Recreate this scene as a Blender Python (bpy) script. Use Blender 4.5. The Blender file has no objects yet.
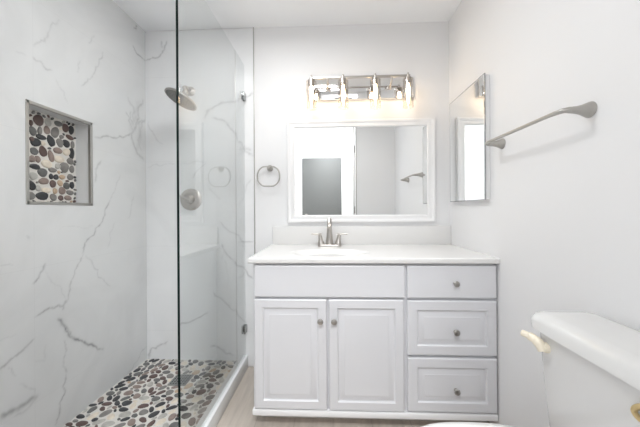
import bpy, bmesh, math, random
import numpy as np
from mathutils import Vector, Matrix

S = bpy.context.scene
COL = S.collection
random.seed(7)

# ------------------------------------------------------------------ camera
F_PX, YAW, ROLL, CY = 280.0, 0.0419, -0.0062, 210.0
cam_data = bpy.data.cameras.new('camera')
cam = bpy.data.objects.new('camera', cam_data)
COL.objects.link(cam)
S.camera = cam
cam_data.sensor_fit = 'HORIZONTAL'
cam_data.sensor_width = 36.0
cam_data.lens = F_PX / 640.0 * 36.0
cam_data.shift_y = (CY - 213.5) / 640.0
cam_data.clip_start = 0.02
_right = Vector((math.cos(YAW), math.sin(YAW), 0.0))
_fwd = Vector((-math.sin(YAW), math.cos(YAW), 0.0))
_up = Vector((0, 0, 1.0))
_r = _right * math.cos(ROLL) + _up * math.sin(ROLL)
_u = _up * math.cos(ROLL) - _right * math.sin(ROLL)
cam.matrix_world = Matrix(((_r.x, _u.x, -_fwd.x, 0.0), (_r.y, _u.y, -_fwd.y, 0.0),
                           (_r.z, _u.z, -_fwd.z, 1.10), (0, 0, 0, 1)))

# ------------------------------------------------------------------ world, lights, exposure
W = bpy.data.worlds.new('daylight')
S.world = W
W.use_nodes = True
_bg = W.node_tree.nodes['Background']
_bg.inputs[0].default_value = (0.86, 0.93, 1.0, 1)
_bg.inputs[1].default_value = 1.8

def area_light(name, loc, direction, sx, sy, power, color=(1, 1, 1)):
    l = bpy.data.lights.new(name, 'AREA')
    l.shape = 'RECTANGLE'
    l.size, l.size_y, l.energy, l.color = sx, sy, power, color
    o = bpy.data.objects.new(name, l)
    COL.objects.link(o)
    o.location = loc
    o.rotation_euler = Vector(direction).to_track_quat('-Z', 'Y').to_euler()
    return o

# daylight coming in through the bedroom window behind the camera
area_light('window_daylight', (-2.12, -0.62, 1.45), (1, 0.0, -0.05), 1.2, 1.3, 8, (0.94, 0.97, 1.0))
# added fill light for the bathroom, under a made-up ceiling lamp
area_light('bathroom_fill_light', (-0.30, 1.12, 2.318), (0, 0, -1), 0.46, 0.46, 7.6, (0.97, 0.985, 1.0))
# added fill light that brightens the bedroom and doorway, lamp made up
area_light('bedroom_fill_light', (0.02, -0.55, 2.733), (0, 0, -1), 0.46, 0.46, 50, (0.97, 0.985, 1.0))

vs = S.view_settings
S.display_settings.display_device = 'sRGB'
vs.view_transform = 'Standard'
vs.look = 'None'
vs.exposure = 0.12
vs.gamma = 1.0
vs.use_curve_mapping = False
S.cycles.max_bounces = 14
S.cycles.diffuse_bounces = 8
S.cycles.glossy_bounces = 8
S.cycles.transparent_max_bounces = 24
S.cycles.sample_clamp_indirect = 6.0
S.cycles.use_denoising = True

# ------------------------------------------------------------------ materials
def mat(name, color, rough=0.5, metal=0.0, coat=0.0, spec=0.5, bump=None, var=None):
    m = bpy.data.materials.new(name)
    m.use_nodes = True
    nt = m.node_tree
    b = nt.nodes['Principled BSDF']
    b.inputs['Base Color'].default_value = (*color, 1)
    b.inputs['Roughness'].default_value = rough
    b.inputs['Metallic'].default_value = metal
    b.inputs['Coat Weight'].default_value = coat
    b.inputs['Specular IOR Level'].default_value = spec
    tc = nt.nodes.new('ShaderNodeTexCoord')
    if var:                                   # (scale, amount): faint mottling of the colour itself
        n = nt.nodes.new('ShaderNodeTexNoise')
        n.inputs['Scale'].default_value = var[0]
        n.inputs['Detail'].default_value = 4
        nt.links.new(tc.outputs['Object'], n.inputs['Vector'])
        mx = nt.nodes.new('ShaderNodeMix')
        mx.data_type = 'RGBA'
        mx.inputs[6].default_value = (*[c * (1 - var[1]) for c in color], 1)
        mx.inputs[7].default_value = (*[min(1, c * (1 + var[1])) for c in color], 1)
        nt.links.new(n.outputs['Fac'], mx.inputs[0])
        nt.links.new(mx.outputs[2], b.inputs['Base Color'])
    if bump:                                  # (scale, strength)
        n = nt.nodes.new('ShaderNodeTexNoise')
        n.inputs['Scale'].default_value = bump[0]
        n.inputs['Detail'].default_value = 3
        nt.links.new(tc.outputs['Object'], n.inputs['Vector'])
        bp = nt.nodes.new('ShaderNodeBump')
        bp.inputs['Strength'].default_value = bump[1]
        bp.inputs['Distance'].default_value = 0.002
        nt.links.new(n.outputs['Fac'], bp.inputs['Height'])
        nt.links.new(bp.outputs['Normal'], b.inputs['Normal'])
    return m

def emit_mat(name, color, strength):
    m = bpy.data.materials.new(name)
    m.use_nodes = True
    b = m.node_tree.nodes['Principled BSDF']
    b.inputs['Base Color'].default_value = (*color, 1)
    b.inputs['Emission Color'].default_value = (*color, 1)
    b.inputs['Emission Strength'].default_value = strength
    return m

def clear_glass(name, tint, reflect=1.6):
    """flat glass: what lies behind shows through tinted, front faces reflect by Fresnel"""
    m = bpy.data.materials.new(name)
    m.use_nodes = True
    nt = m.node_tree
    nt.nodes.remove(nt.nodes['Principled BSDF'])
    out = nt.nodes['Material Output']
    tr = nt.nodes.new('ShaderNodeBsdfTransparent')
    tr.inputs[0].default_value = (*tint, 1)
    gl = nt.nodes.new('ShaderNodeBsdfGlossy')
    gl.inputs['Roughness'].default_value = 0.0
    fr = nt.nodes.new('ShaderNodeFresnel')
    fr.inputs['IOR'].default_value = 1.5
    geo = nt.nodes.new('ShaderNodeNewGeometry')
    inv = nt.nodes.new('ShaderNodeMath')
    inv.operation = 'SUBTRACT'
    inv.inputs[0].default_value = 1.0
    nt.links.new(geo.outputs['Backfacing'], inv.inputs[1])
    mul = nt.nodes.new('ShaderNodeMath')
    mul.operation = 'MULTIPLY'
    nt.links.new(fr.outputs[0], mul.inputs[0])
    nt.links.new(inv.outputs[0], mul.inputs[1])
    mul2 = nt.nodes.new('ShaderNodeMath')
    mul2.operation = 'MULTIPLY'
    mul2.use_clamp = True
    nt.links.new(mul.outputs[0], mul2.inputs[0])
    mul2.inputs[1].default_value = reflect
    mix = nt.nodes.new('ShaderNodeMixShader')
    nt.links.new(mul2.outputs[0], mix.inputs[0])
    nt.links.new(tr.outputs[0], mix.inputs[1])
    nt.links.new(gl.outputs[0], mix.inputs[2])
    nt.links.new(mix.outputs[0], out.inputs['Surface'])
    return m

def marble_mat(name, axis, joints_h, joints_v, lo=(0.745, 0.755, 0.765), hi=(0.80, 0.81, 0.82)):
    """white porcelain with grey veins (mesh attribute 'vein') and hairline tile joints"""
    m = bpy.data.materials.new(name)
    m.use_nodes = True
    nt = m.node_tree
    L = nt.links
    b = nt.nodes['Principled BSDF']
    b.inputs['Roughness'].default_value = 0.22
    tc = nt.nodes.new('ShaderNodeTexCoord')
    n = nt.nodes.new('ShaderNodeTexNoise')
    n.inputs['Scale'].default_value = 2.2
    n.inputs['Detail'].default_value = 6
    n.inputs['Distortion'].default_value = 1.4
    L.new(tc.outputs['Object'], n.inputs['Vector'])
    rp = nt.nodes.new('ShaderNodeValToRGB')
    rp.color_ramp.elements[0].position = 0.35
    rp.color_ramp.elements[0].color = (*lo, 1)
    rp.color_ramp.elements[1].position = 0.6
    rp.color_ramp.elements[1].color = (*hi, 1)
    L.new(n.outputs['Fac'], rp.inputs[0])
    at = nt.nodes.new('ShaderNodeAttribute')
    at.attribute_name = 'vein'
    n2 = nt.nodes.new('ShaderNodeTexNoise')
    n2.inputs['Scale'].default_value = 38
    n2.inputs['Detail'].default_value = 3
    L.new(tc.outputs['Object'], n2.inputs['Vector'])
    mr = nt.nodes.new('ShaderNodeMapRange')
    mr.inputs[1].default_value = 0.3
    mr.inputs[2].default_value = 0.65
    mr.inputs[3].default_value = 0.45
    mr.inputs[4].default_value = 1.0
    L.new(n2.outputs['Fac'], mr.inputs[0])
    mu = nt.nodes.new('ShaderNodeMath')
    mu.operation = 'MULTIPLY'
    L.new(at.outputs['Fac'], mu.inputs[0])
    L.new(mr.outputs[0], mu.inputs[1])
    mx = nt.nodes.new('ShaderNodeMix')
    mx.data_type = 'RGBA'
    L.new(mu.outputs[0], mx.inputs[0])
    L.new(rp.outputs[0], mx.inputs[6])
    mx.inputs[7].default_value = (0.20, 0.20, 0.215, 1)
    sep = nt.nodes.new('ShaderNodeSeparateXYZ')
    L.new(tc.outputs['Object'], sep.inputs[0])
    last = mx.outputs[2]
    for ch, vals in (('Z', joints_h), (axis, joints_v)):
        for v in vals:
            cmp_ = nt.nodes.new('ShaderNodeMath')
            cmp_.operation = 'COMPARE'
            L.new(sep.outputs[ch], cmp_.inputs[0])
            cmp_.inputs[1].default_value = v
            cmp_.inputs[2].default_value = 0.0013
            sc = nt.nodes.new('ShaderNodeMath')
            sc.operation = 'MULTIPLY'
            sc.inputs[1].default_value = 0.16
            L.new(cmp_.outputs[0], sc.inputs[0])
            mj = nt.nodes.new('ShaderNodeMix')
            mj.data_type = 'RGBA'
            L.new(sc.outputs[0], mj.inputs[0])
            L.new(last, mj.inputs[6])
            mj.inputs[7].default_value = (0.5, 0.5, 0.5, 1)
            last = mj.outputs[2]
    L.new(last, b.inputs['Base Color'])
    return m

def floor_mat(name):
    m = bpy.data.materials.new(name)
    m.use_nodes = True
    nt = m.node_tree
    L = nt.links
    b = nt.nodes['Principled BSDF']
    b.inputs['Roughness'].default_value = 0.35
    tc = nt.nodes.new('ShaderNodeTexCoord')
    mp = nt.nodes.new('ShaderNodeMapping')
    mp.inputs['Rotation'].default_value = (0, 0, math.pi / 2)
    L.new(tc.outputs['Object'], mp.inputs[0])
    br = nt.nodes.new('ShaderNodeTexBrick')
    br.inputs['Scale'].default_value = 1.0
    br.inputs['Brick Width'].default_value = 1.2
    br.inputs['Row Height'].default_value = 0.2
    br.inputs['Mortar Size'].default_value = 0.002
    br.inputs['Color1'].default_value = (0.52, 0.465, 0.41, 1)
    br.inputs['Color2'].default_value = (0.475, 0.425, 0.375, 1)
    br.inputs['Mortar'].default_value = (0.40, 0.35, 0.31, 1)
    L.new(mp.outputs[0], br.inputs['Vector'])
    mp2 = nt.nodes.new('ShaderNodeMapping')
    mp2.inputs['Scale'].default_value = (14, 1.6, 1)
    L.new(tc.outputs['Object'], mp2.inputs[0])
    n = nt.nodes.new('ShaderNodeTexNoise')
    n.inputs['Scale'].default_value = 2.5
    n.inputs['Detail'].default_value = 5
    L.new(mp2.outputs[0], n.inputs['Vector'])
    mr = nt.nodes.new('ShaderNodeMapRange')
    mr.inputs[1].default_value, mr.inputs[2].default_value = 0.3, 0.7
    mr.inputs[3].default_value, mr.inputs[4].default_value = 0.86, 1.1
    L.new(n.outputs['Fac'], mr.inputs[0])
    mx = nt.nodes.new('ShaderNodeMix')
    mx.data_type = 'RGBA'
    mx.blend_type = 'MULTIPLY'
    mx.inputs[0].default_value = 1.0
    L.new(br.outputs['Color'], mx.inputs[6])
    L.new(mr.outputs[0], mx.inputs[7])
    L.new(mx.outputs[2], b.inputs['Base Color'])
    return m

M = {
    'wall': mat('wall_paint', (0.81, 0.812, 0.82), 0.55, bump=(180, 0.06)),
    'ceiling': mat('ceiling_paint', (0.92, 0.935, 0.955), 0.8),
    'wall_bedroom': mat('bedroom_paint', (0.90, 0.90, 0.90), 0.6),
    'trim': mat('trim_paint', (0.86, 0.86, 0.865), 0.35),
    'cabinet': mat('cabinet_paint', (0.68, 0.684, 0.71), 0.32),
    'rail': mat('cabinet_edge_paint', (0.84, 0.84, 0.85), 0.3),
    'gap': mat('toe_kick_paint', (0.62, 0.60, 0.585), 0.6),
    'counter': mat('cultured_marble', (0.755, 0.75, 0.742), 0.18, var=(5, 0.012)),
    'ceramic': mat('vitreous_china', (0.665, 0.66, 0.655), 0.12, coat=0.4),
    'lid_lit': mat('tank_lid_china_lit', (0.76, 0.76, 0.755), 0.12, coat=0.4),  # same china as the tank, lightened for the stronger light from above
    'seat': mat('seat_plastic', (0.85, 0.845, 0.83), 0.2),
    'nickel': mat('brushed_nickel', (0.52, 0.49, 0.46), 0.3, 1.0, bump=(400, 0.05)),
    'nickel_soft': mat('satin_nickel', (0.47, 0.455, 0.43), 0.38, 1.0),
    'steel': mat('niche_trim_steel', (0.47, 0.46, 0.44), 0.4, 1.0),
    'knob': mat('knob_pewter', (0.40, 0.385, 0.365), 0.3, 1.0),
    'chrome': mat('polished_chrome', (0.80, 0.79, 0.78), 0.07, 1.0),
    'mirror': mat('mirror_silver', (0.93, 0.94, 0.94), 0.0, 1.0),
    'mirror_edge': mat('mirror_cut_edge', (0.35, 0.36, 0.37), 0.2, 0.8),
    'brass': mat('gold_fitting', (0.60, 0.46, 0.24), 0.35, 0.55),
    'cream': mat('lever_cream', (0.87, 0.80, 0.66), 0.35, 0.1),
    'nozzle': mat('nozzle_rubber', (0.25, 0.25, 0.24), 0.6),
    'grout': mat('pebble_grout', (0.70, 0.68, 0.645), 0.75, var=(60, 0.05)),
    'greydoor': mat('grey_door_paint', (0.135, 0.14, 0.137), 0.6),
    'glass_edge': mat('glass_cut_edge', (0.004, 0.012, 0.011), 0.4, 0, 0, 0.2),
    'clamp': mat('clamp_metal', (0.36, 0.37, 0.37), 0.22, 1.0),
    'spray': mat('spray_face_metal', (0.20, 0.20, 0.19), 0.5, 0.3),
    'glass': clear_glass('shower_glass', (0.985, 0.998, 0.996), 2.2),
    'shade_glass': clear_glass('lamp_shade_glass', (0.94, 0.925, 0.91), 1.6),
    'bulb': emit_mat('bulb_glow', (1.0, 0.76, 0.48), 22.0),
    'diffuser': emit_mat('fill_lamp_diffuser', (1.0, 0.99, 0.97), 4.8),  # glowing face of the added ceiling lamps
    'drain': mat('drain_steel', (0.33, 0.34, 0.33), 0.4, 0.9),
    'dark': mat('drain_slot', (0.03, 0.03, 0.03), 0.7),
    'floor': floor_mat('plank_floor'),
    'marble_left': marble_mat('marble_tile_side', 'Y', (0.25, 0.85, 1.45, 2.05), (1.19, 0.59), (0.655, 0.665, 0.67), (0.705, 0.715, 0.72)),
    'marble_back': marble_mat('marble_tile_end', 'X', (0.25, 0.85, 1.45, 2.05), (-0.72,), (0.79, 0.80, 0.81), (0.83, 0.84, 0.85)),  # same tile as the side, base lightened to offset dimming by the glass
    'marble_curb': mat('curb_marble', (0.80, 0.81, 0.815), 0.22, var=(6, 0.03)),
}
PEB = [(0.040, 0.042, 0.046), (0.14, 0.14, 0.135), (0.22, 0.21, 0.198), (0.115, 0.075, 0.068), (0.27, 0.21, 0.185),
       (0.44, 0.43, 0.40), (0.50, 0.38, 0.27), (0.72, 0.65, 0.55)]
PEB_M = [mat('pebble_stone_%s' % n, c, 0.42, var=(45, 0.25)) for n, c in
         zip(('charcoal', 'slate', 'grey', 'plum', 'taupe', 'pale', 'tan', 'cream'), PEB)]

# ------------------------------------------------------------------ mesh helpers
def bm_new():
    return bmesh.new()

def box(bm, lo, hi, bevel=0.0, seg=2, mi=0):
    """axis-aligned box between two corners, edges rounded by `bevel`"""
    t = bmesh.new()
    c = [(a + b) / 2 for a, b in zip(lo, hi)]
    s = [abs(b - a) for a, b in zip(lo, hi)]
    bmesh.ops.create_cube(t, size=1.0)
    for v in t.verts:
        v.co = Vector((v.co.x * s[0] + c[0], v.co.y * s[1] + c[1], v.co.z * s[2] + c[2]))
    if bevel > 0:
        bmesh.ops.bevel(t, geom=t.edges[:], offset=min(bevel, min(s) * 0.49), segments=seg, affect='EDGES', profile=0.5)
    merge(bm, t, mi)
    return bm

def merge(bm, t, mi=None):
    me = bpy.data.meshes.new('tmp')
    if mi is not None:
        for f in t.faces:
            f.material_index = mi
    t.to_mesh(me)
    t.free()
    bm.from_mesh(me)
    bpy.data.meshes.remove(me)

def loft(bm, rings, cap0=True, cap1=True, closed=True, mi=0):
    """skin a list of equally long vertex rings"""
    vr = [[bm.verts.new(p) for p in r] for r in rings]
    n = len(vr[0])
    for a, b in zip(vr, vr[1:]):
        for i in range(n if closed else n - 1):
            j = (i + 1) % n
            f = bm.faces.new((a[i], a[j], b[j], b[i]))
            f.material_index = mi
    if cap0:
        bm.faces.new(vr[0][::-1]).material_index = mi
    if cap1:
        bm.faces.new(vr[-1]).material_index = mi
    return vr

def frame_of(d):
    d = Vector(d).normalized()
    a = Vector((0, 0, 1)) if abs(d.z) < 0.9 else Vector((0, 1, 0))
    x = a.cross(d).normalized()
    return x, d.cross(x), d

def lathe(bm, origin, axis, prof, n=28, cap0=True, cap1=True, mi=0, squash=(1, 1)):
    """profile [(distance along axis, radius)] turned about axis"""
    x, y, d = frame_of(axis)
    o = Vector(origin)
    rings = [[o + d * t + (x * math.cos(k * 2 * math.pi / n) * squash[0] + y * math.sin(k * 2 * math.pi / n) * squash[1]) * r
              for k in range(n)] for t, r in prof]
    loft(bm, rings, cap0, cap1, mi=mi)
    return bm

def tube(bm, pts, rad, n=14, closed=False, mi=0, squash=None):
    """swept circle along a polyline; rad a number or one per point"""
    P = [Vector(p) for p in pts]
    N = len(P)
    R = rad if isinstance(rad, (list, tuple)) else [rad] * N
    rings = []
    T0 = (P[1] - P[0]).normalized()
    x, y, _ = frame_of(T0)
    for i in range(N):
        if closed:
            t = (P[(i + 1) % N] - P[i - 1]).normalized()
        else:
            t = (P[min(i + 1, N - 1)] - P[max(i - 1, 0)]).normalized()
        x = (x - t * x.dot(t)).normalized()
        y = t.cross(x)
        sx, sy = squash or (1, 1)
        rings.append([P[i] + (x * math.cos(k * 2 * math.pi / n) * sx + y * math.sin(k * 2 * math.pi / n) * sy) * R[i] for k in range(n)])
    if closed:
        rings.append(rings[0])
        loft(bm, rings, False, False, mi=mi)
        bmesh.ops.remove_doubles(bm, verts=bm.verts[:], dist=1e-6)
    else:
        loft(bm, rings, mi=mi)
    return bm

def smooth_path(pts, n=8):
    """Catmull-Rom through the points"""
    P = [Vector(p) for p in pts]
    P = [P[0] * 2 - P[1]] + P + [P[-1] * 2 - P[-2]]
    out = []
    for i in range(1, len(P) - 2):
        a, b, c, d = P[i - 1:i + 3]
        for k in range(n):
            t = k / n
            out.append(0.5 * ((2 * b) + (c - a) * t + (2 * a - 5 * b + 4 * c - d) * t * t + (3 * b - a - 3 * c + d) * t ** 3))
    out.append(P[-2])
    return out

def rrect(x0, x1, y0, y1, r, z, n=6):
    """rounded rectangle ring at height z"""
    r = min(r, (x1 - x0) / 2 - 1e-4, (y1 - y0) / 2 - 1e-4)
    out = []
    for cx, cy, a0 in ((x1 - r, y1 - r, 0), (x0 + r, y1 - r, 90), (x0 + r, y0 + r, 180), (x1 - r, y0 + r, 270)):
        for k in range(n + 1):
            a = math.radians(a0 + 90 * k / n)
            out.append((cx + r * math.cos(a), cy + r * math.sin(a), z))
    return out

def link(name, bm, mats, parent=None, smooth=True, angle=35):
    """one mesh object; vertices are given in world space and moved into the parent's space"""
    me = bpy.data.meshes.new(name)
    bmesh.ops.recalc_face_normals(bm, faces=bm.faces[:])
    bm.to_mesh(me)
    bm.free()
    for m in (mats if isinstance(mats, (list, tuple)) else [mats]):
        me.materials.append(m)
    if smooth:
        me.polygons.foreach_set('use_smooth', [True] * len(me.polygons))
        me.set_sharp_from_angle(angle=math.radians(angle))
    o = bpy.data.objects.new(name, me)
    COL.objects.link(o)
    if parent is not None:
        o.parent = parent
        base = Vector((0, 0, 0))
        p = parent
        while p is not None:
            base += Vector(p.location)
            p = p.parent
        me.transform(Matrix.Translation(-base))
    return o

def thing(name, label, cat, loc, group=None):
    o = bpy.data.objects.new(name, None)
    o.empty_display_size = 0.05
    COL.objects.link(o)
    o.location = loc
    o['label'] = label
    o['category'] = cat
    if group:
        o['group'] = group
    return o

def struct(name, bm, mats, parent=None, smooth=True):
    o = link(name, bm, mats, parent, smooth)
    if parent is None:
        o['kind'] = 'structure'
    return o

def bx(lo, hi, bevel=0.0, seg=2):
    return box(bm_new(), lo, hi, bevel, seg)

# ------------------------------------------------------------------ veins in the marble (plane coordinates in metres)
LEFT_VEINS = [
    ([(1.861,2.366),(1.831,2.333)], 0.006, 0.8),
    ([(1.821,2.206),(1.859,2.173),(1.909,2.173),(1.952,2.175)], 0.006, 0.55),
    ([(1.772,1.838),(1.827,1.793),(1.816,1.722),(1.855,1.694),(1.916,1.734),(1.948,1.808)], 0.012, 0.3),
    ([(1.917,1.882),(1.866,1.807),(1.875,1.741),(1.835,1.661),(1.797,1.61),(1.824,1.544),(1.883,1.481),(1.924,1.461)], 0.012, 0.42),
    ([(1.886,1.842),(1.836,1.729),(1.797,1.637)], 0.03, 0.2),
    ([(1.845,1.732),(1.884,1.627),(1.843,1.514)], 0.02, 0.22),
    ([(1.798,1.756),(1.779,1.69),(1.816,1.642)], 0.008, 0.4),
    ([(1.937,1.762),(1.895,1.678),(1.864,1.587),(1.893,1.525)], 0.008, 0.35),
    ([(1.797,1.617),(1.734,1.574),(1.676,1.553),(1.606,1.546),(1.515,1.517)], 0.007, 0.5),
    ([(1.753,1.74),(1.798,1.703),(1.835,1.661)], 0.007, 0.35),
    ([(1.513,1.264),(1.527,1.345),(1.554,1.389)], 0.008, 0.3),
    ([(1.573,2.026),(1.524,1.914),(1.472,1.822),(1.429,1.764)], 0.005, 0.35),
    ([(1.512,2.081),(1.479,2.022)], 0.005, 0.22),
    ([(1.411,1.83),(1.424,1.894)], 0.005, 0.22),
    ([(1.19,1.788),(1.225,1.784),(1.275,1.772)], 0.005, 0.4),
    ([(1.123,1.772),(1.158,1.779)], 0.005, 0.15),
    ([(1.195,1.84),(1.221,1.873),(1.266,1.957),(1.311,2.034)], 0.006, 0.25),
    ([(1.294,1.734),(1.334,1.693),(1.355,1.646)], 0.004, 0.2),
    ([(1.618,1.167),(1.58,1.09),(1.524,1.012),(1.459,0.946),(1.434,0.879)], 0.005, 0.6),
    ([(1.618,1.167),(1.665,1.255),(1.698,1.321)], 0.005, 0.2),
    ([(1.524,1.012),(1.447,1.011),(1.309,1.015)], 0.003, 0.12),
    ([(1.434,0.869),(1.387,0.799),(1.359,0.729),(1.343,0.649)], 0.005, 0.4),
    ([(1.343,0.659),(1.322,0.636),(1.297,0.649),(1.249,0.647),(1.192,0.632)], 0.006, 0.62),
    ([(1.343,0.659),(1.322,0.621)], 0.006, 0.6),
    ([(1.452,0.86),(1.529,0.769),(1.614,0.655)], 0.004, 0.3),
    ([(1.237,0.859),(1.214,0.818),(1.189,0.784)], 0.006, 0.6),
    ([(1.237,0.831),(1.283,0.75),(1.338,0.665)], 0.0035, 0.18),
    ([(1.296,0.582),(1.316,0.555),(1.337,0.507),(1.379,0.452),(1.437,0.405),(1.56,0.306)], 0.008, 0.85),
    ([(1.306,0.564),(1.337,0.527),(1.363,0.47)], 0.008, 0.5),
    ([(1.326,0.467),(1.331,0.391),(1.335,0.289)], 0.004, 0.45),
    ([(1.335,0.289),(1.324,0.197),(1.303,0.138),(1.283,0.085)], 0.005, 0.6),
    ([(1.187,0.536),(1.139,0.507),(1.087,0.488),(1.059,0.475)], 0.007, 0.5),
    ([(1.087,0.468),(1.116,0.414)], 0.004, 0.25),
    ([(1.13,0.372),(1.19,0.281)], 0.004, 0.3),
    ([(1.194,0.274),(1.149,0.274),(1.1,0.279),(1.058,0.281)], 0.014, 0.6),
    ([(1.194,0.274),(1.161,0.248),(1.111,0.25)], 0.006, 0.3),
    ([(1.187,0.439),(1.234,0.413),(1.239,0.484)], 0.004, 0.15),
    ([(1.06,0.586),(1.117,0.589)], 0.004, 0.15),
    ([(1.943,0.138),(1.88,0.127),(1.802,0.067),(1.704,0.028),(1.647,-0.022)], 0.005, 0.35),
    ([(1.765,1.056),(1.793,1.128),(1.821,1.201)], 0.007, 0.18),
    ([(1.161,0.995),(1.169,0.986)], 0.006, 0.25),
    ([(1.062,0.885),(1.104,0.88)], 0.003, 0.2),
    ([(1.656,1.034),(1.616,0.959),(1.601,0.883)], 0.005, 0.15),
]
BACK_VEINS = [
    ([(-1.321,2.174),(-1.27,2.194),(-1.218,2.2),(-1.182,2.248),(-1.167,2.305)], 0.007, 0.5),
    ([(-1.196,2.263),(-1.203,2.306)], 0.008, 0.35),
    ([(-1.302,1.737),(-1.259,1.643),(-1.2,1.578)], 0.005, 0.25),
    ([(-1.311,1.408),(-1.223,1.421),(-1.092,1.441)], 0.004, 0.2),
    ([(-0.894,1.757),(-0.829,1.827),(-0.749,1.861),(-0.656,1.873),(-0.599,1.9),(-0.549,1.92)], 0.012, 0.5),
    ([(-0.843,1.756),(-0.772,1.741),(-0.715,1.683),(-0.658,1.583),(-0.601,1.512),(-0.552,1.483)], 0.01, 0.42),
    ([(-0.63,1.541),(-0.573,1.526)], 0.02, 0.3),
    ([(-1.092,1.434),(-0.99,1.44),(-0.882,1.445)], 0.005, 0.2),
    ([(-0.983,1.333),(-0.947,1.389),(-0.882,1.438)], 0.005, 0.3),
    ([(-0.875,1.282),(-0.84,1.232),(-0.782,1.182)], 0.005, 0.25),
    ([(-0.791,1.019),(-0.719,0.948),(-0.634,0.885),(-0.555,0.878)], 0.007, 0.4),
    ([(-0.777,0.871),(-0.749,0.807),(-0.671,0.715),(-0.606,0.68),(-0.557,0.624)], 0.008, 0.5),
    ([(-0.763,0.85),(-0.742,0.68),(-0.736,0.56)], 0.005, 0.22),
    ([(-0.837,0.524),(-0.758,0.454),(-0.68,0.398),(-0.602,0.314)], 0.007, 0.45),
    ([(-1.099,0.28),(-1.012,0.309),(-0.939,0.346),(-0.881,0.382)], 0.007, 0.5),
    ([(-0.861,0.141),(-0.782,0.121),(-0.703,0.08)], 0.008, 0.55),
    ([(-1.313,0.056),(-1.29,0.121),(-1.232,0.143),(-1.173,0.172)], 0.008, 0.45),
    ([(-1.328,0.02),(-1.298,0.092)], 0.012, 0.4),
    ([(-0.661,1.139),(-0.603,1.244),(-0.567,1.314)], 0.006, 0.2),
]
NICHE_PEBBLES = [(1.259,1.518,0.0078,0.0152,0,3),(1.294,1.542,0.0249,0.027,0,3),(1.392,1.555,0.0205,0.0152,0,1),(1.431,1.544,0.02,0.0219,0,3),(1.463,1.542,0.0156,0.0239,0,0),(1.267,1.482,0.0172,0.0222,0,1),(1.299,1.493,0.011,0.0199,0,2),(1.333,1.505,0.016,0.0204,0,4),(1.374,1.505,0.0201,0.0301,10,2),(1.305,1.463,0.0252,0.0129,5,0),(1.263,1.442,0.0104,0.0139,0,3),(1.28,1.432,0.0243,0.0211,0,0),(1.353,1.456,0.0179,0.0311,-25,0),(1.399,1.458,0.0191,0.0229,-10,2),(1.434,1.462,0.0201,0.0219,0,0),(1.454,1.5,0.0224,0.0127,10,3),(1.408,1.491,0.0112,0.0108,0,2),(1.47,1.464,0.0105,0.0208,0,2),(1.273,1.388,0.02,0.0168,10,1),(1.314,1.395,0.0184,0.0273,-20,3),(1.388,1.415,0.0236,0.0167,0,4),(1.353,1.379,0.0149,0.0296,-15,4),(1.464,1.416,0.0156,0.0319,0,0),(1.264,1.35,0.0157,0.0166,0,4),(1.289,1.353,0.0122,0.0169,0,4),(1.457,1.372,0.019,0.0191,0,2),(1.276,1.315,0.0269,0.0126,0,0),(1.424,1.334,0.0248,0.028,0,2),(1.465,1.33,0.0139,0.0208,0,2),(1.311,1.292,0.024,0.0215,0,1),(1.36,1.311,0.0227,0.0119,5,2),(1.269,1.27,0.0199,0.0181,0,5),(1.352,1.277,0.0104,0.0148,0,0),(1.377,1.277,0.0139,0.0135,0,0),(1.41,1.281,0.0162,0.0123,0,6),(1.456,1.286,0.0189,0.0159,0,2),(1.317,1.25,0.0243,0.0173,-5,4),(1.361,1.241,0.0166,0.0193,0,3),(1.399,1.248,0.0143,0.0168,0,6),(1.262,1.222,0.017,0.0221,0,0),(1.434,1.237,0.0167,0.0203,0,1),(1.465,1.243,0.0121,0.0207,0,0),(1.29,1.213,0.0136,0.0141,0,5),(1.327,1.206,0.0231,0.0145,0,7),(1.41,1.209,0.0194,0.02,0,4),(1.372,1.205,0.0122,0.015,0,6),(1.454,1.202,0.0224,0.0127,0,2),(1.259,1.175,0.0169,0.0193,0,2),(1.309,1.177,0.0312,0.02,0,0),(1.363,1.173,0.0182,0.0179,0,2),(1.402,1.171,0.0144,0.0138,0,3),(1.442,1.173,0.0203,0.0141,0,4),(1.332,1.337,0.0248,0.0219,0,7),(1.395,1.372,0.0287,0.0183,0,7),(1.339,1.546,0.0176,0.0191,0,5),(1.436,1.417,0.0218,0.0188,0,7),(1.314,1.434,0.0113,0.013,0,7),(1.387,1.334,0.0141,0.0151,0,5)]
# ------------------------------------------------------------------ room dimensions
XL, XR, YB, ZC = -1.3225, 0.808, 1.95, 2.385
XT = -0.544                      # edge of the tile on the back wall
CURB_X0, CURB_X1, CURB_H = -0.648, -0.592, 0.085
SHOWER_Z = 0.045
YF = 0.285                        # bathroom face of the doorway wall
YF2 = 0.17

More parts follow.
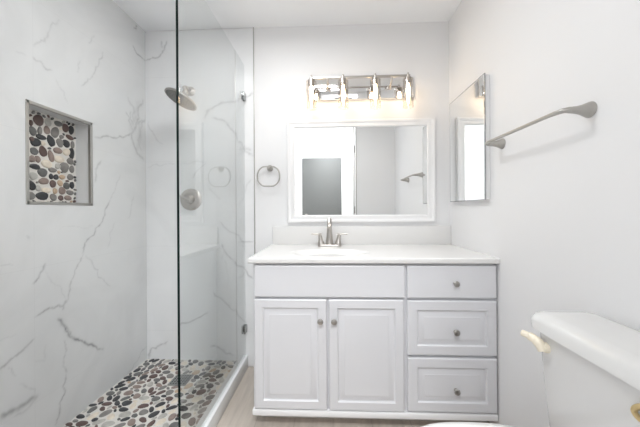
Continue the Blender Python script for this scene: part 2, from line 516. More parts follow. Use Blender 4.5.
def vein_field(P, veins, seed):
    """vein strength at points P (n,2): jittered polylines with a soft profile"""
    rng = np.random.default_rng(seed)
    out = np.zeros(len(P))
    for pts, w, s in veins:
        q = [np.array(p, float) for p in pts]
        for lev in range(3):
            r = [q[0]]
            for a, b in zip(q, q[1:]):
                d = b - a
                nrm = np.array((-d[1], d[0]))
                r += [(a + b) / 2 + nrm * rng.normal(0, 0.10), b]
            q = r
        q = np.array(q)
        lo, hi = q.min(0) - 4 * w, q.max(0) + 4 * w
        sel = np.where((P[:, 0] > lo[0]) & (P[:, 0] < hi[0]) & (P[:, 1] > lo[1]) & (P[:, 1] < hi[1]))[0]
        if not len(sel):
            continue
        p = P[sel]
        best = np.zeros(len(p))
        nseg = len(q) - 1
        for i in range(nseg):
            a, b = q[i], q[i + 1]
            d = b - a
            t = np.clip(((p - a) @ d) / max(d @ d, 1e-12), 0, 1)
            dist = np.hypot(*(p - (a + t[:, None] * d)).T)
            f = (i + 0.5) / nseg
            ww = w * (0.36 + 0.45 * rng.random())
            fade = min(1, 6 * min(f, 1 - f) + 0.45)
            best = np.maximum(best, fade * (np.exp(-(dist / ww) ** 2) * 0.85 + 0.15 * np.exp(-(dist / (2.6 * ww)) ** 2)))
        out[sel] = np.maximum(out[sel], best * s * 1.05)
    return np.clip(out, 0, 1)

def tile_sheet(name, us, vs_, to3d, veins, material, seed, hole=None, flip=False):
    """dense sheet of tile; `hole` leaves an opening (u0,u1,v0,v1)"""
    nu, nv = len(us), len(vs_)
    U, V = np.meshgrid(us, vs_, indexing='ij')
    P = np.stack((U.ravel(), V.ravel()), 1)
    co = [to3d(u, v) for u, v in P]
    faces = []
    for i in range(nu - 1):
        for j in range(nv - 1):
            if hole:
                cu, cv = (us[i] + us[i + 1]) / 2, (vs_[j] + vs_[j + 1]) / 2
                if hole[0] < cu < hole[1] and hole[2] < cv < hole[3]:
                    continue
            f = (i * nv + j, (i + 1) * nv + j, (i + 1) * nv + j + 1, i * nv + j + 1)
            faces.append(f[::-1] if flip else f)
    me = bpy.data.meshes.new(name)
    me.from_pydata(co, [], faces)
    at = me.attributes.new('vein', 'FLOAT', 'POINT')
    at.data.foreach_set('value', vein_field(P, veins, seed).astype(np.float32))
    me.materials.append(material)
    o = bpy.data.objects.new(name, me)
    COL.objects.link(o)
    return o

# ------------------------------------------------------------------ shell
HX0, HX1, HY = -2.2, 1.9, -1.45      # bedroom behind the camera
struct('floor', bx((HX0 - .1, HY - .1, -0.1), (XR + 1.2, YB + .1, 0.0)), M['floor'], smooth=False)
struct('ceiling', bx((XL - .3, YF2, ZC), (XR + 1.2, YB + .1, ZC + .1)), M['ceiling'], smooth=False)
ZB = 2.80                        # bedroom ceiling
struct('ceiling_bedroom', bx((-2.3, -1.55, ZB), (2.0, YF2 + .12, ZB + .1)), M['wall_bedroom'], smooth=False)
struct('wall_back', bx((XL - .3, YB, 0), (XR + .1, YB + .1, ZC)), M['wall'], smooth=False)
struct('wall_right', bx((XR, YF2, 0), (XR + .1, YB, ZC)), M['wall'], smooth=False)

# left wall with the niche opening: backing boxes behind a sheet of veined tile
NY0, NY1, NZ0, NZ1, ND = 1.160, 1.494, 1.135, 1.586, 0.09
bm = bm_new()
x0, x1 = XL - .2, XL - .001
box(bm, (x0, YF2, 0), (x1, NY0, ZC))
box(bm, (x0, NY1, 0), (x1, YB, ZC))
box(bm, (x0, NY0, 0), (x1, NY1, NZ0))
box(bm, (x0, NY0, NZ1), (x1, NY1, ZC))
box(bm, (x0, NY0, NZ0), (XL - ND - .012, NY1, NZ1))
wl = struct('wall_left', bm, M['wall'], smooth=False)

def axis_pts(a, b, step, keys=()):
    n = max(1, int(round((b - a) / step)))
    v = list(np.linspace(a, b, n + 1))
    for k in keys:
        i = int(np.argmin([abs(q - k) for q in v]))
        v[i] = k
    return v
ys = axis_pts(YF, 0.95, 0.02)[:-1] + axis_pts(0.95, YB, 0.005, (NY0, NY1))
zs = axis_pts(SHOWER_Z - .03, ZC - .004, 0.005, (NZ0, NZ1))
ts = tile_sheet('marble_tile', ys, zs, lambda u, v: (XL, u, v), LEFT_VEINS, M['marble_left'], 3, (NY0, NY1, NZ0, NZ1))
ts.parent = wl
xs = axis_pts(XL, XT, 0.005)
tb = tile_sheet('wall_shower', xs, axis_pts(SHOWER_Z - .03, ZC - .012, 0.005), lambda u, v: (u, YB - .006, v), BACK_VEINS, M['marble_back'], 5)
tb['kind'] = 'structure'
# metal strip that closes the edge of the tile
struct('trim_1', bx((XT, YB - .0085, 0.0), (XT + .005, YB, ZC)), M['steel'], smooth=False)

# wall with the doorway behind the camera, and the bedroom seen in the mirror
DX0, DX1, DZ = -0.56, 0.31, 2.22
bm = bm_new()
box(bm, (XL - .2, YF2, 0), (DX0, YF, ZB))
box(bm, (DX1, YF2, 0), (XR, YF, ZB))
box(bm, (DX0, YF2, DZ), (DX1, YF, ZB))
struct('wall_front', bm, M['wall'], smooth=False)
bm = bm_new()
WY0, WY1, WZ0, WZ1 = -1.2, -0.05, 0.85, 2.1
box(bm, (HX0 - .1, HY, 0), (HX0, WY0, ZB))
box(bm, (HX0 - .1, WY1, 0), (HX0, YF2, ZB))
box(bm, (HX0 - .1, WY0, 0), (HX0, WY1, WZ0))
box(bm, (HX0 - .1, WY0, WZ1), (HX0, WY1, ZB))
struct('wall_bedroom_side', bm, M['wall_bedroom'], smooth=False)
struct('wall_bedroom', bx((HX0 - .1, HY - .1, 0), (HX1, HY, ZB)), M['wall_bedroom'], smooth=False)
struct('wall_bedroom_end', bx((HX1, HY - .1, 0), (HX1 + .1, YF, ZB)), M['wall_bedroom'], smooth=False)
bm = bm_new()
box(bm, (XR + .1, YF2, 0), (HX1, YF, ZB))
box(bm, (HX0 - .1, YF2, 0), (XL - .2, YF, ZB))
struct('wall_bedroom_near', bm, M['wall_bedroom'], smooth=False)
bm = bm_new()
for a, b in (((HX0 - .07, WY0, WZ0), (HX0 - .03, WY0 + .04, WZ1)), ((HX0 - .07, WY1 - .04, WZ0), (HX0 - .03, WY1, WZ1)),
             ((HX0 - .07, WY0, WZ0), (HX0 - .03, WY1, WZ0 + .04)), ((HX0 - .07, WY0, WZ1 - .04), (HX0 - .03, WY1, WZ1)),
             ((HX0 - .07, (WY0 + WY1) / 2 - .02, WZ0), (HX0 - .03, (WY0 + WY1) / 2 + .02, WZ1))):
    box(bm, a, b)
struct('window_1', bm, M['trim'], smooth=False)
# bathroom door, opened into the bedroom
d = struct('door_1', bx((DX1 - .006, YF2 - .80, 0.012), (DX1 + .032, YF2 - .012, 2.13), .002), M['trim'])
bm = bm_new()
for s, xx in ((-1, DX1 - .006), (1, DX1 + .032)):
    lathe(bm, (xx, YF2 - .735, 1.0), (s, 0, 0), [(0, .03), (.006, .03), (.008, .012), (.03, .012), (.038, .026), (.055, .028), (.066, .018), (.067, 0.001)])
link('door_knob', bm, M['nickel_soft'], d)
bm = bm_new()
for z in (0.25, 1.1, 1.9):
    lathe(bm, (DX1 - .002, YF2 - .006, z - .045), (0, 0, 1), [(0, .007), (.09, .007)], 10)
link('hinge', bm, M['knob'], d)
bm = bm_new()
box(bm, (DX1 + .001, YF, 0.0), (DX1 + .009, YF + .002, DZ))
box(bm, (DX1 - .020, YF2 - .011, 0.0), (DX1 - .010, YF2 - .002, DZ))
link('gap_shade_strip', bm, M['knob'], d, smooth=False)  # dark strips standing in for the shade in the jamb and hinge gaps
# grey door in the far bedroom wall
g = struct('door_2', bx((-0.555, HY, 0.01), (0.185, HY + .035, 2.085), .003), M['greydoor'])
bm = bm_new()
lathe(bm, (-0.48, HY + .035, 1.0), (0, 1, 0), [(0, .03), (.006, .03), (.008, .012), (.03, .012), (.038, .026), (.055, .028), (.066, .018), (.067, 0.001)])
link('door_knob', bm, M['nickel_soft'], g)

# ------------------------------------------------------------------ shower: curb, pebble floor, drain, niche
struct('shower_curb', bx((CURB_X0, YF, 0.0), (CURB_X1, YB - .006, CURB_H), .003), M['marble_curb'])

def pebble(bm, c, a, b, h, rot, nrm, uax, vax, mi, rng):
    """one flat-topped river stone"""
    n = 14
    ph = [rng.uniform(0, 6.28) for _ in range(3)]
    am = [rng.uniform(.02, .09), rng.uniform(.02, .06), rng.uniform(.0, .04)]
    ca, sa = math.cos(rot), math.sin(rot)
    rings = []
    for fr, hh in ((1.0, 0.0), (0.99, 0.45), (0.90, 0.80), (0.62, 1.0)):
        ring = []
        for k in range(n):
            t = 2 * math.pi * k / n
            r = fr * (1 + am[0] * math.sin(2 * t + ph[0]) + am[1] * math.sin(3 * t + ph[1]) + am[2] * math.sin(5 * t + ph[2]))
            x, y = a * r * math.cos(t), b * r * math.sin(t)
            ring.append(c + uax * (x * ca - y * sa) + vax * (x * sa + y * ca) + nrm * (h * hh))
        rings.append(ring)
    loft(bm, rings, False, True, mi=mi)

def scatter(rng, u0, u1, v0, v1, n, amin, amax, taken, gap=0.0015, stretch=(1.15, 1.9)):
    out = []
    tries = 0
    sizes = sorted((rng.uniform(amin, amax) for _ in range(n)), reverse=True)
    for a in sizes:
        for _ in range(120):
            u, v = rng.uniform(u0, u1), rng.uniform(v0, v1)
            b = a / rng.uniform(*stretch)
            rot = rng.uniform(0, math.pi)
            cs = [(u + math.cos(rot) * a * t, v + math.sin(rot) * a * t, b * q) for t, q in ((-.52, .82), (0, 1), (.52, .82))]
            if not (u0 + b < u < u1 - b and v0 + b < v < v1 - b):
                continue
            if all((x - X) ** 2 + (y - Y) ** 2 > (r + R + gap) ** 2 for X, Y, R, _ in () ) and not any(
                    (u - T[0]) ** 2 + (v - T[1]) ** 2 < (a + T[2] + gap) ** 2 and any(
                        (c[0] - t[0]) ** 2 + (c[1] - t[1]) ** 2 < (c[2] + t[2] + gap) ** 2 for c in cs for t in T[3]) for T in taken):
                taken.append((u, v, a, cs))
                out.append((u, v, a, b, rot))
                break
    return out

rng = random.Random(11)
sf = struct('shower_floor', bx((XL, YF, 0.0), (CURB_X0, YB - .006, SHOWER_Z)), M['grout'], smooth=False)
taken = [(-0.945, 1.705, 0.066, [(-0.945 + i * .03, 1.705 + j * .03, .026) for i in (-1, 0, 1) for j in (-1, 0, 1)])]
peb = scatter(rng, XL + .004, CURB_X0 - .004, 0.95, YB - .01, 840, 0.009, 0.029, taken)
peb += scatter(rng, XL + .004, CURB_X0 - .004, YF + .01, 0.95, 560, 0.010, 0.029, taken)
bm = bm_new()
WTS = [20, 20, 16, 17, 13, 10, 5, 12]
for u, v, a, b, rot in peb:
    pebble(bm, Vector((u, v, SHOWER_Z - .001)), a, b, .0055, rot, Vector((0, 0, 1)), Vector((1, 0, 0)), Vector((0, 1, 0)),
           rng.choices(range(8), WTS)[0], rng)
link('pebble_mosaic', bm, PEB_M, sf, angle=60)

dr = thing('shower_drain', 'square metal drain grate set in the pebble shower floor', 'drain', (-0.945, 1.705, SHOWER_Z))
link('grate_frame', bx((-1.0, 1.65, SHOWER_Z - .002), (-0.89, 1.76, SHOWER_Z + .006), .002), M['drain'], dr)
bm = bm_new()
for i in range(6):
    for j in range(6):
        x, y = -0.985 + i * .016, 1.665 + j * .016
        box(bm, (x - .004, y - .004, SHOWER_Z + .0055), (x + .004, y + .004, SHOWER_Z + .0066))
link('grate_slot', bm, M['dark'], dr, smooth=False)

# niche in the left wall
XN = XL - ND
nb = bm_new()
box(nb, (XN - .01, NY0, NZ0), (XN, NY1, NZ1))
nw = struct('wall_niche', nb, M['grout'], smooth=False)
bm = bm_new()
rn = random.Random(4)
tk = []
for (y, z, a, b, ang, c) in NICHE_PEBBLES:
    cs = [(y, z, max(a, b) * .95)]
    tk.append((y, z, max(a, b), cs))
    pebble(bm, Vector((XN - .001, y, z)), a, b, .007, -math.radians(ang), Vector((1, 0, 0)), Vector((0, 1, 0)), Vector((0, 0, 1)), c, rn)
for u, v, a, b, rot in scatter(rn, NY0 + .002, 1.245, NZ0 + .002, NZ1 - .002, 40, .010, .026, tk) + scatter(rn, 1.25, NY1 - .004, NZ0 + .004, NZ1 - .004, 50, .006, .010, tk):
    pebble(bm, Vector((XN - .001, u, v)), a, b, .007, rot, Vector((1, 0, 0)), Vector((0, 1, 0)), Vector((0, 0, 1)), rn.choices(range(8), WTS)[0], rn)
link('pebble_mosaic', bm, PEB_M, nw, angle=60)
bm = bm_new()
t = .004
box(bm, (XN, NY0 - .001, NZ0), (XL - .001, NY0 + t, NZ1))
box(bm, (XN, NY1 - t, NZ0), (XL - .001, NY1 + .001, NZ1))
box(bm, (XN, NY0, NZ0 - .001), (XL - .001, NY1, NZ0 + t))
box(bm, (XN, NY0, NZ1 - t), (XL - .001, NY1, NZ1 + .001))
link('niche_lining', bm, M['marble_curb'], nw, smooth=False)
bm = bm_new()
w, pr = .011, .003
for lo, hi in (((NY0 - .003, NZ0 - .003), (NY0 + w, NZ1 + .003)), ((NY1 - w, NZ0 - .003), (NY1 + .003, NZ1 + .003)),
               ((NY0, NZ0 - .003), (NY1, NZ0 + w)), ((NY0, NZ1 - w), (NY1, NZ1 + .003))):
    box(bm, (XL - .012, lo[0], lo[1]), (XL + pr, hi[0], hi[1]), .001, 1)
link('niche_trim', bm, M['steel'], nw)

# ------------------------------------------------------------------ shower glass
GX, GT, GY0, GZ1 = -0.612, .005, 1.092, 2.12
gp = thing('shower_glass_panel', 'frameless clear glass shower panel standing on the white curb', 'shower panel', (GX, (GY0 + YB) / 2, CURB_H))
bm = bx((GX - GT, GY0, CURB_H + .001), (GX + GT, YB - .010, GZ1))
for f in bm.faces:
    f.material_index = 1 if f.normal.y < -.5 else 0
link('glass_pane', bm, [M['glass'], M['glass_edge']], gp, smooth=False)
for z in (1.893, 0.276):
    bm = bm_new()
    box(bm, (GX - .014, YB - .052, z - .026), (GX - GT, YB - .0065, z + .026), .0015)
    box(bm, (GX + GT, YB - .052, z - .026), (GX + .014, YB - .0065, z + .026), .0015)
    box(bm, (GX - .014, YB - .0105, z - .026), (GX + .014, YB - .0062, z + .026), .0008)
    lathe(bm, (GX + .014, YB - .030, z), (1, 0, 0), [(0, .008), (.0018, .0075), (.0022, .0001)], 16)
    link('glass_clamp', bm, M['clamp'], gp)

# ------------------------------------------------------------------ shower head and valve
sh = thing('overhead_shower', 'round brushed nickel shower head on a short wall arm above the valve', 'shower head', (-0.995, YB - .006, 1.945))
bm = bm_new()
lathe(bm, (-0.995, YB - .0062, 1.945), (0, -1, 0), [(0, .034), (.004, .034), (.012, .026), (.018, .014), (.019, .010)])
link('flange', bm, M['nickel_soft'], sh)
bm = bm_new()
tube(bm, smooth_path([(-0.995, YB - .012, 1.945), (-0.992, YB - .07, 1.946), (-0.976, YB - .13, 1.920), (-0.9305, YB - .198, 1.873)]), .0105)
link('shower_arm', bm, M['nickel_soft'], sh)
hn = Vector((-0.357, -0.25, -0.896)).normalized()      # spraying direction
hc = Vector((-0.952, 1.735, 1.800))                  # centre of the spray face
bm = bm_new()
lathe(bm, hc - hn * .062, hn, [(-.022, .004), (-.018, .013), (-.008, .018), (.004, .018), (.012, .014), (.020, .020), (.034, .060), (.046, .094), (.054, .101), (.060, .101), (.062, .097), (.0605, .092)], 40)
link('head_body', bm, M['knob'], sh)
bm = bm_new()
lathe(bm, hc - hn * .0015, hn, [(0, .092), (.0018, .090), (.002, .0005)], 36)
x_, y_, _d = frame_of(hn)
for rr, k in ((.015, 6), (.03, 12), (.045, 18), (.06, 24), (.075, 30)):
    for i in range(k):
        a = 2 * math.pi * i / k
        lathe(bm, hc + (x_ * math.cos(a) + y_ * math.sin(a)) * rr, hn, [(0, .0028), (.003, .002), (.0032, .0002)], 6, mi=1)
link('spray_face', bm, [M['spray'], M['nozzle']], sh)

sv = thing('shower_valve', 'round brushed nickel shower valve with a lever on the marble tile', 'shower valve', (-0.995, YB - .006, 1.180))
vo = Vector((-0.995, YB - .0062, 1.180))
bm = bm_new()
lathe(bm, vo, (0, -1, 0), [(0, .077), (.004, .077), (.009, .070), (.013, .052), (.014, .036)], 40)
link('escutcheon', bm, M['nickel'], sv)
bm = bm_new()
lathe(bm, vo + Vector((0, -.012, 0)), (0, -1, 0), [(0, .034), (.02, .031), (.034, .027), (.040, .020), (.041, .0005)], 30)
link('valve_hub', bm, M['nickel'], sv)
bm = bm_new()
dv = Vector((-0.72, 0, 0.30)).normalized()
hub = vo + Vector((0, -.046, 0))
tube(bm, [hub + dv * -.012 + Vector((.006, 0, -.006)), hub + dv * .02 + Vector((0, -.004, 0)), hub + dv * .066 + Vector((0, -.008, 0))], [.013, .010, .006], 14)
link('lever', bm, M['nickel'], sv)

# ------------------------------------------------------------------ vanity cabinet
VX0, VX1, VF, VTOP, VB = -0.402, 0.8035, 1.415, 0.835, 0.066
va = thing('vanity_cabinet', 'white bathroom vanity cabinet with two raised panel doors and a drawer bank', 'cabinet', ((VX0 + VX1) / 2, 1.67, 0))
bm = bm_new()
box(bm, (VX0, VF + .016, VB + .03), (VX0 + .018, YB - .012, VTOP))
box(bm, (VX1 - .018, VF + .016, VB + .03), (VX1, YB - .012, VTOP))
box(bm, (VX0 + .018, YB - .020, VB + .03), (VX1 - .018, YB - .012, VTOP))
box(bm, (VX0, VF, VB + .03), (VX1, VF + .016, VTOP))          # face frame behind the fronts
link('carcass', bm, M['cabinet'], va, smooth=False)
link('base_rail', bx((VX0 - .004, VF - .020, VB), (VX1, YB - .012, VB + .030), .004), M['rail'], va)
link('toe_kick', bx((VX0 + .02, VF + .065, 0.0), (VX1 - .01, VF + .083, VB + .002)), M['gap'], va, smooth=False)

def rect_ring(x0, x1, z0, z1, ins, y):
    return [(x0 + ins, y, z0 + ins), (x1 - ins, y, z0 + ins), (x1 - ins, y, z1 - ins), (x0 + ins, y, z1 - ins)]

def front(bm, x0, x1, z0, z1, raised, th=.019):
    """door or drawer front whose back lies on the face frame"""
    yb = VF - .0005
    yf = yb - th
    prof = [(0.0, yb), (0.0, yf + .005), (.0015, yf + .0022), (.005, yf)]
    if raised:
        prof += [(raised, yf), (raised + .002, yf + .003), (raised + .005, yf + .0085), (raised + .009, yf + .0095), (raised + .012, yf + .009), (raised + .034, yf + .0020), (raised + .0345, yf + .0008)]
    loft(bm, [rect_ring(x0, x1, z0, z1, i, y) for i, y in prof])
    return yf

def knob(parent, x, z, y):
    bm = bm_new()
    lathe(bm, (x, y, z), (0, -1, 0), [(0, .009), (.002, .009), (.004, .0055), (.011, .005), (.014, .009), (.017, .0135), (.021, .0148), (.025, .0125), (.0275, .006), (.028, .0004)], 24)
    return link('knob', bm, M['knob'], parent)

bm = bm_new()
front(bm, -0.394, 0.358, 0.663, 0.823, 0)
link('false_front', bm, M['cabinet'], va, angle=25)
for x0, x1, kx in ((-0.394, -0.0285, -0.060), (-0.0175, 0.353, 0.008)):
    bm = bm_new()
    yf = front(bm, x0, x1, 0.100, 0.653, .042)
    dd = link('door', bm, M['cabinet'], va, angle=25)
    knob(dd, kx, 0.549, yf)
for z0, z1, r, kz in ((0.663, 0.823, 0, 0.738), (0.382, 0.651, .046, 0.502), (0.103, 0.369, .046, 0.217)):
    bm = bm_new()
    yf = front(bm, 0.370, 0.800, z0, z1, r)
    dd = link('drawer', bm, M['cabinet'], va, angle=25)
    knob(dd, 0.600, kz, yf)

# ------------------------------------------------------------------ counter with its moulded basin
CX0, CX1, CYF, CT, CB = -0.421, XR - .001, 1.382, 0.862, 0.8352
ct = thing('vanity_countertop', 'glossy white countertop with moulded oval sink and backsplash on the vanity', 'countertop', ((CX0 + CX1) / 2, 1.66, CB))
SX, SY, SA, SB, SD = -0.012, 1.585, .225, .135, .075
bm = bm_new()
nx, ny = 124, 58
gx = np.linspace(CX0 + .006, CX1 - .0005, nx + 1)
gy = np.linspace(CYF + .006, YB - .002, ny + 1)
grid = []
for x in gx:
    row = []
    for y in gy:
        q = ((x - SX) / SA) ** 2 + ((y - SY) / SB) ** 2
        dz = 0.0
        if q < 1.0:
            dz = -SD * (1 - q) ** 1.6
        row.append(bm.verts.new((x, y, CT + dz)))
    grid.append(row)
for i in range(nx):
    for j in range(ny):
        bm.faces.new((grid[i][j], grid[i + 1][j], grid[i + 1][j + 1], grid[i][j + 1]))
# rounded rim and underside
rim = [grid[i][0] for i in range(nx + 1)] + [grid[nx][j] for j in range(1, ny + 1)] + [grid[i][ny] for i in range(nx - 1, -1, -1)] + [grid[0][j] for j in range(ny - 1, 0, -1)]
def rim_ring(off, z):
    out = []
    for v in rim:
        x, y = v.co.x, v.co.y
        if abs(x - gx[0]) < 1e-6: x -= off
        if abs(x - gx[-1]) < 1e-6: x += min(off, .0004)
        if abs(y - gy[0]) < 1e-6: y -= off
        out.append(bm.verts.new((x, y, z)))
    return out
prev = rim
for off, z in ((.0035, CT - .001), (.0055, CT - .0035), (.006, CT - .007), (.006, CB + .005), (.0045, CB + .0015), (.002, CB)):
    ring = rim_ring(off, z)
    n = len(ring)
    for i in range(n):
        j = (i + 1) % n
        bm.faces.new((prev[j], prev[i], ring[i], ring[j]))
    prev = ring
bm.faces.new(prev)
link('sink_top', bm, M['counter'], ct, angle=50)
bs = bx((-0.412, YB - .021, CT - .001), (XR - .001, YB - .0005, 0.988), .004)
link('backsplash', bs, M['counter'], ct)
bm = bm_new()
lathe(bm, (SX, SY, CT - SD + .0005), (0, 0, 1), [(0, .024), (.003, .023), (.004, .017), (.002, .0005)], 24)
link('sink_drain', bm, M['nickel_soft'], ct)

# ------------------------------------------------------------------ faucet
FX, FY = -0.0155, 1.838
fa = thing('faucet', 'brushed nickel two handle faucet on the white countertop below the framed mirror', 'faucet', (FX, FY, CT))
bm = bm_new()
loft(bm, [rrect(FX - .078 + i, FX + .078 - i, FY - .026 + i, FY + .026 - i, .025, CT + z, 8) for i, z in ((0, .0002), (0, .008), (.002, .012), (.006, .014))])
link('base_plate', bm, M['nickel'], fa)
bm = bm_new()
lathe(bm, (FX, FY + .004, CT + .013), (0, 0, 1), [(0, .027), (.010, .0255), (.05, .0205), (.10, .0165), (.125, .0155)], 28, cap1=False)
link('column', bm, M['nickel'], fa)
bm = bm_new()
pts = smooth_path([(FX, FY + .004, CT + .138), (FX, FY + .003, CT + .156), (FX, FY - .010, CT + .170), (FX, FY - .035, CT + .172), (FX, FY - .075, CT + .160), (FX, FY - .105, CT + .144), (FX, FY - .116, CT + .130)])
tube(bm, pts, [.0158] * 14 + [.0150] * 14 + [.0135] * (len(pts) - 28), 20)
link('spout', bm, M['nickel'], fa)
for s in (-1, 1):
    hx = FX + s * .056
    bm = bm_new()
    lathe(bm, (hx, FY, CT + .0135), (s * .10, 0, 1), [(0, .024), (.004, .0235), (.022, .0165), (.045, .0125), (.060, .0115), (.068, .0125), (.073, .010), (.074, .0005)], 24)
    h = link('handle', bm, M['nickel'], fa)
    bm = bm_new()
    top = Vector((hx + s * .006, FY, CT + .076))
    tube(bm, [top + Vector((-s * .012, 0, .000)), top + Vector((s * .008, 0, .003)), top + Vector((s * .032, -.004, .003)), top + Vector((s * .056, -.010, .006))],
         [.010, .0105, .0085, .0065], 14, squash=(1.0, .62))
    link('lever', bm, M['nickel'], h)

# ------------------------------------------------------------------ framed mirror
mi = thing('wall_mirror', 'white framed rectangular mirror hung above the sink', 'mirror', (0.199, YB, 1.366))
MX0, MX1, MZ0, MZ1 = -0.308, 0.705, 1.012, 1.722
bm = bm_new()
prof = [(0.0, .0005), (0.0, .016), (.004, .022), (.012, .024), (.020, .021), (.024, .017), (.034, .0165), (.040, .019), (.046, .019), (.053, .013), (.054, .008), (.054, .0005)]
loft(bm, [rect_ring(MX0, MX1, MZ0, MZ1, i, YB - d) for i, d in prof], False, False)
link('mirror_frame', bm, M['trim'], mi, angle=30)
link('mirror_glass', bx((MX0 + .052, YB - .010, MZ0 + .052), (MX1 - .052, YB - .004, MZ1 - .052)), M['mirror'], mi, smooth=False)

# ------------------------------------------------------------------ vanity light
vl = thing('vanity_light', 'four bulb wall light with clear glass cylinders above the framed mirror', 'wall light', (0.204, YB, 1.93))
link('backplate', bx((-0.152, YB - .026, 1.858), (0.560, YB - .0005, 2.000), .003), M['chrome'], vl)
BY, BZ = 1.850, 1.973
link('crossbar', bx((-0.142, BY - .006, BZ - .007), (0.516, BY + .006, BZ + .007), .0015), M['nickel'], vl)
for ax in (-0.022, 0.397):
    bm = bm_new()
    tube(bm, [(ax, YB - .026, 1.930), (ax, BY + .020, 1.934), (ax, BY + .003, 1.945), (ax, BY, BZ - .004)], .0065, 12)
    lathe(bm, (ax, YB - .0255, 1.930), (0, -1, 0), [(0, .016), (.004, .015), (.007, .008)], 20)
    link('arm', bm, M['nickel'], vl)
for sx in (-0.130, 0.080, 0.291, 0.503):
    bm = bm_new()
    lathe(bm, (sx, BY, BZ + .022), (0, 0, -1), [(0, .0005), (.001, .004), (.008, .006), (.014, .007), (.016, .011), (.031, .011), (.034, .019), (.040, .0205), (.075, .0195), (.078, .015), (.079, .0005)], 24)
    so = link('socket', bm, M['nickel'], vl)
    bm = bm_new()
    ro, zt, zb = .0345, 1.955, 1.768
    lathe(bm, (sx, BY, 0), (0, 0, 1), [(zt, .020), (zt, ro - .004), (zt - .004, ro), (zb, ro), (zb, ro - .003), (zt - .006, ro - .003), (zt - .0035, ro - .006), (zt - .003, .020)], 32, False, False)
    link('glass_shade', bm, M['shade_glass'], vl)
    bm = bm_new()
    lathe(bm, (sx, BY, 1.9165), (0, 0, -1), [(0, .009), (.012, .0095), (.030, .0115), (.055, .012), (.080, .0100), (.105, .0060), (.128, .0022), (.132, .0003)], 20)
    link('bulb', bm, M['bulb'], vl)

# ------------------------------------------------------------------ medicine cabinet on the right wall
mc = thing('medicine_cabinet', 'mirror fronted medicine cabinet on the wall beside the towel bar', 'cabinet', (XR, 1.665, 1.468))
link('cabinet_body', bx((0.784, 1.460, 1.152), (XR - .0005, 1.872, 1.786), .002), M['trim'], mc)
md = link('mirror_door', bx((0.779, 1.455, 1.147), (0.7838, 1.877, 1.791)), M['mirror_edge'], mc, smooth=False)
bm = bm_new()
loft(bm, [[(x, 1.455 + i, 1.147 + i), (x, 1.877 - i, 1.147 + i), (x, 1.877 - i, 1.791 - i), (x, 1.455 + i, 1.791 - i)] for i, x in ((.0042, .7789), (.0042, .7787), (.008, .7780), (.0085, .7780))])
link('mirror_glass', bm, M['mirror'], md, smooth=False)

# ------------------------------------------------------------------ towel bar
TZ = 1.408
tw = thing('towel_bar', 'brushed nickel towel bar with flared ends on the wall above the toilet', 'towel bar', (XR, 1.13, TZ))
for ty, sgn in ((0.909, 1), (1.358, -1)):
    bm = bm_new()
    prof = [(0, .0245), (.003, .0245), (.012, .021), (.026, .0155), (.042, .0115), (.060, .0100), (.064, .0100)]
    lathe(bm, (XR - .0003, ty, TZ), (-1, 0, 0), prof, 28)
    link('flange', bm, M['nickel_soft'], tw)
pts = smooth_path([(XR - .063, 0.909, TZ), (XR - .070, 0.910, TZ), (XR - .078, 0.918, TZ), (XR - .084, 0.945, TZ), (XR - .085, 0.985, TZ), (XR - .085, 1.13, TZ), (XR - .085, 1.28, TZ),
                   (XR - .084, 1.322, TZ), (XR - .078, 1.349, TZ), (XR - .070, 1.357, TZ), (XR - .063, 1.358, TZ)], 6)
rad = [(.0098 - .0033 * min(1, min(i, len(pts) - 1 - i) / 22)) for i in range(len(pts))]
bm = bm_new()
tube(bm, pts, rad, 16)
link('bar', bm, M['nickel_soft'], tw)

# ------------------------------------------------------------------ towel ring
RX, RZ = -0.4345, 1.3365
tr = thing('towel_ring', 'small brushed nickel towel ring on the wall between shower and mirror', 'towel ring', (RX, YB, RZ))
bm = bm_new()
lathe(bm, (RX + .004, YB - .0003, RZ + .058), (0, -1, 0), [(0, .0225), (.003, .0225), (.012, .017), (.024, .012), (.034, .011), (.040, .012), (.044, .009), (.0445, .0005)], 24)
link('post', bm, M['nickel_soft'], tr)
bm = bm_new()
pts = []
for k in range(48):
    a = 2 * math.pi * k / 48
    pts.append((RX + .0775 * math.copysign(abs(math.cos(a)) ** .85, math.cos(a)), YB - .034 + .004 * math.sin(a), RZ + (.066 if math.sin(a) > 0 else .070) * math.copysign(min(1, abs(math.sin(a)) ** .9 * 1.06), math.sin(a))))
tube(bm, pts, .0049, 10, closed=True)
link('ring', bm, M['nickel_soft'], tr)

# ------------------------------------------------------------------ toilet
TCY = 0.668
to = thing('toilet', 'white two piece toilet against the wall in front of the vanity', 'toilet', (0.45, TCY, 0))
bm = bm_new()
rings = []
for z, x0, x1, hy, r in ((0.407, .655, .785, .190, .030), (0.412, .650, .790, .203, .030), (0.45, .643, .794, .211, .027), (0.60, .634, .797, .219, .024), (0.733, .630, .798, .225, .022)):
    rings.append(rrect(x0, x1, TCY - hy, TCY + hy, r, z))
loft(bm, rings)
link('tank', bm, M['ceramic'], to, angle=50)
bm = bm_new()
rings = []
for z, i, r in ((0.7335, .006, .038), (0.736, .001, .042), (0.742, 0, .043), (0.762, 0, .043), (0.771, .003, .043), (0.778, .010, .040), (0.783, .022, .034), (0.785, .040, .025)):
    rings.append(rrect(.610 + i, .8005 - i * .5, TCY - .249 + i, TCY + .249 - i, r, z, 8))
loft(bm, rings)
link('tank_lid', bm, M['lid_lit'], to, angle=50)
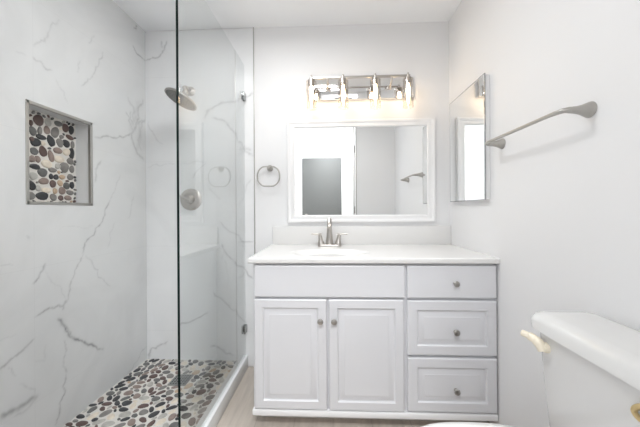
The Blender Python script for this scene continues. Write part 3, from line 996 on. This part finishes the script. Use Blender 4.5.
# flush lever near the far end of the tank front
bm = bm_new()
lathe(bm, (.6315, .853, .690), (-1, 0, 0), [(0, .015), (.008, .0145), (.014, .011), (.015, .0005)], 20)
tube(bm, smooth_path([(.621, .853, .682), (.615, .858, .697), (.609, .868, .706), (.603, .886, .710), (.598, .908, .709)]), [.013] * 8 + [.013] * 8 + [.0115] * 8 + [.009] * 9, 14, squash=(.8, 1.1))
link('flush_lever', bm, M['cream'], to)
bm = bm_new()
tube(bm, smooth_path([(.630, .590, .700), (.624, .599, .694), (.621, .604, .685), (.622, .604, .677), (.626, .599, .669), (.632, .590, .664)]), .0055, 12)
link('gold_fitting', bm, M['brass'], to)

def egg(cx, hx, hy, z, n=44, p=2.25, blunt=0.0):
    """oval ring, rounder towards the front (-x)"""
    out = []
    for k in range(n):
        a = 2 * math.pi * k / n
        c, s = math.cos(a), math.sin(a)
        x = hx * math.copysign(abs(c) ** (2 / p), c)
        y = hy * math.copysign(abs(s) ** (2 / p), s) * (1 + blunt * c)
        out.append((cx + x, TCY + y, z))
    return out
bm = bm_new()
loft(bm, [egg(.455, .215, .105, 0.0), egg(.455, .213, .105, .02), egg(.47, .185, .095, .06), egg(.47, .18, .10, .14), egg(.44, .215, .135, .24), egg(.405, .245, .168, .33), egg(.395, .252, .183, .397), egg(.395, .252, .185, .414), egg(.395, .240, .172, .417)])
box(bm, (.56, TCY - .11, .30), (.795, TCY + .11, .410), .02)
link('bowl', bm, M['ceramic'], to, angle=50)
bm = bm_new()
loft(bm, [egg(.407, .222, .186, 0.4175, p=2.8), egg(.407, .229, .193, 0.4210, p=2.8), egg(.407, .229, .193, 0.4320, p=2.8), egg(.407, .223, .187, 0.4365, p=2.8)])
link('seat_ring', bm, M['seat'], to, angle=50)
bm = bm_new()
loft(bm, [egg(.407, .225, .189, 0.4375, p=2.8), egg(.407, .232, .196, 0.4420, p=2.8), egg(.407, .232, .196, 0.4520, p=2.8), egg(.407, .227, .191, 0.4600, p=2.8), egg(.407, .22, .17, 0.4645, p=2.8), egg(.407, .15, .11, 0.4675, p=2.8), egg(.407, .05, .035, 0.4685, p=2.8)])
link('seat_lid', bm, M['seat'], to, angle=50)
for s in (-1, 1):
    bm = bm_new()
    box(bm, (.606, TCY + s * .075 - .02, .414), (.634, TCY + s * .075 + .02, 0.452), .006)
    link('hinge', bm, M['seat'], to)

# ------------------------------------------------------------------ added ceiling lamps, out of view, housing the fill lights
for nm, lb, xx, yy, zz in (('added_fill_lamp', 'round white added fill lamp on the unseen bathroom ceiling', -0.30, 1.12, ZC),
                       ('added_fill_lamp', 'round white added fill lamp on the unseen bedroom ceiling beyond the doorway', 0.02, -0.55, ZB)):
    cl = thing(nm, lb, 'ceiling light', (xx, yy, zz))
    bm = bm_new()
    lathe(bm, (xx, yy, zz), (0, 0, -1), [(0, .25), (.03, .25), (.034, .24)], 40)
    link('fill_lamp_base', bm, M['trim'], cl)
    bm = bm_new()
    lathe(bm, (xx, yy, zz - .0345), (0, 0, -1), [(0, .238), (.010, .232), (.018, .19), (.022, .10), (.023, .001)], 40)
    link('fill_lamp_diffuser', bm, M['diffuser'], cl)
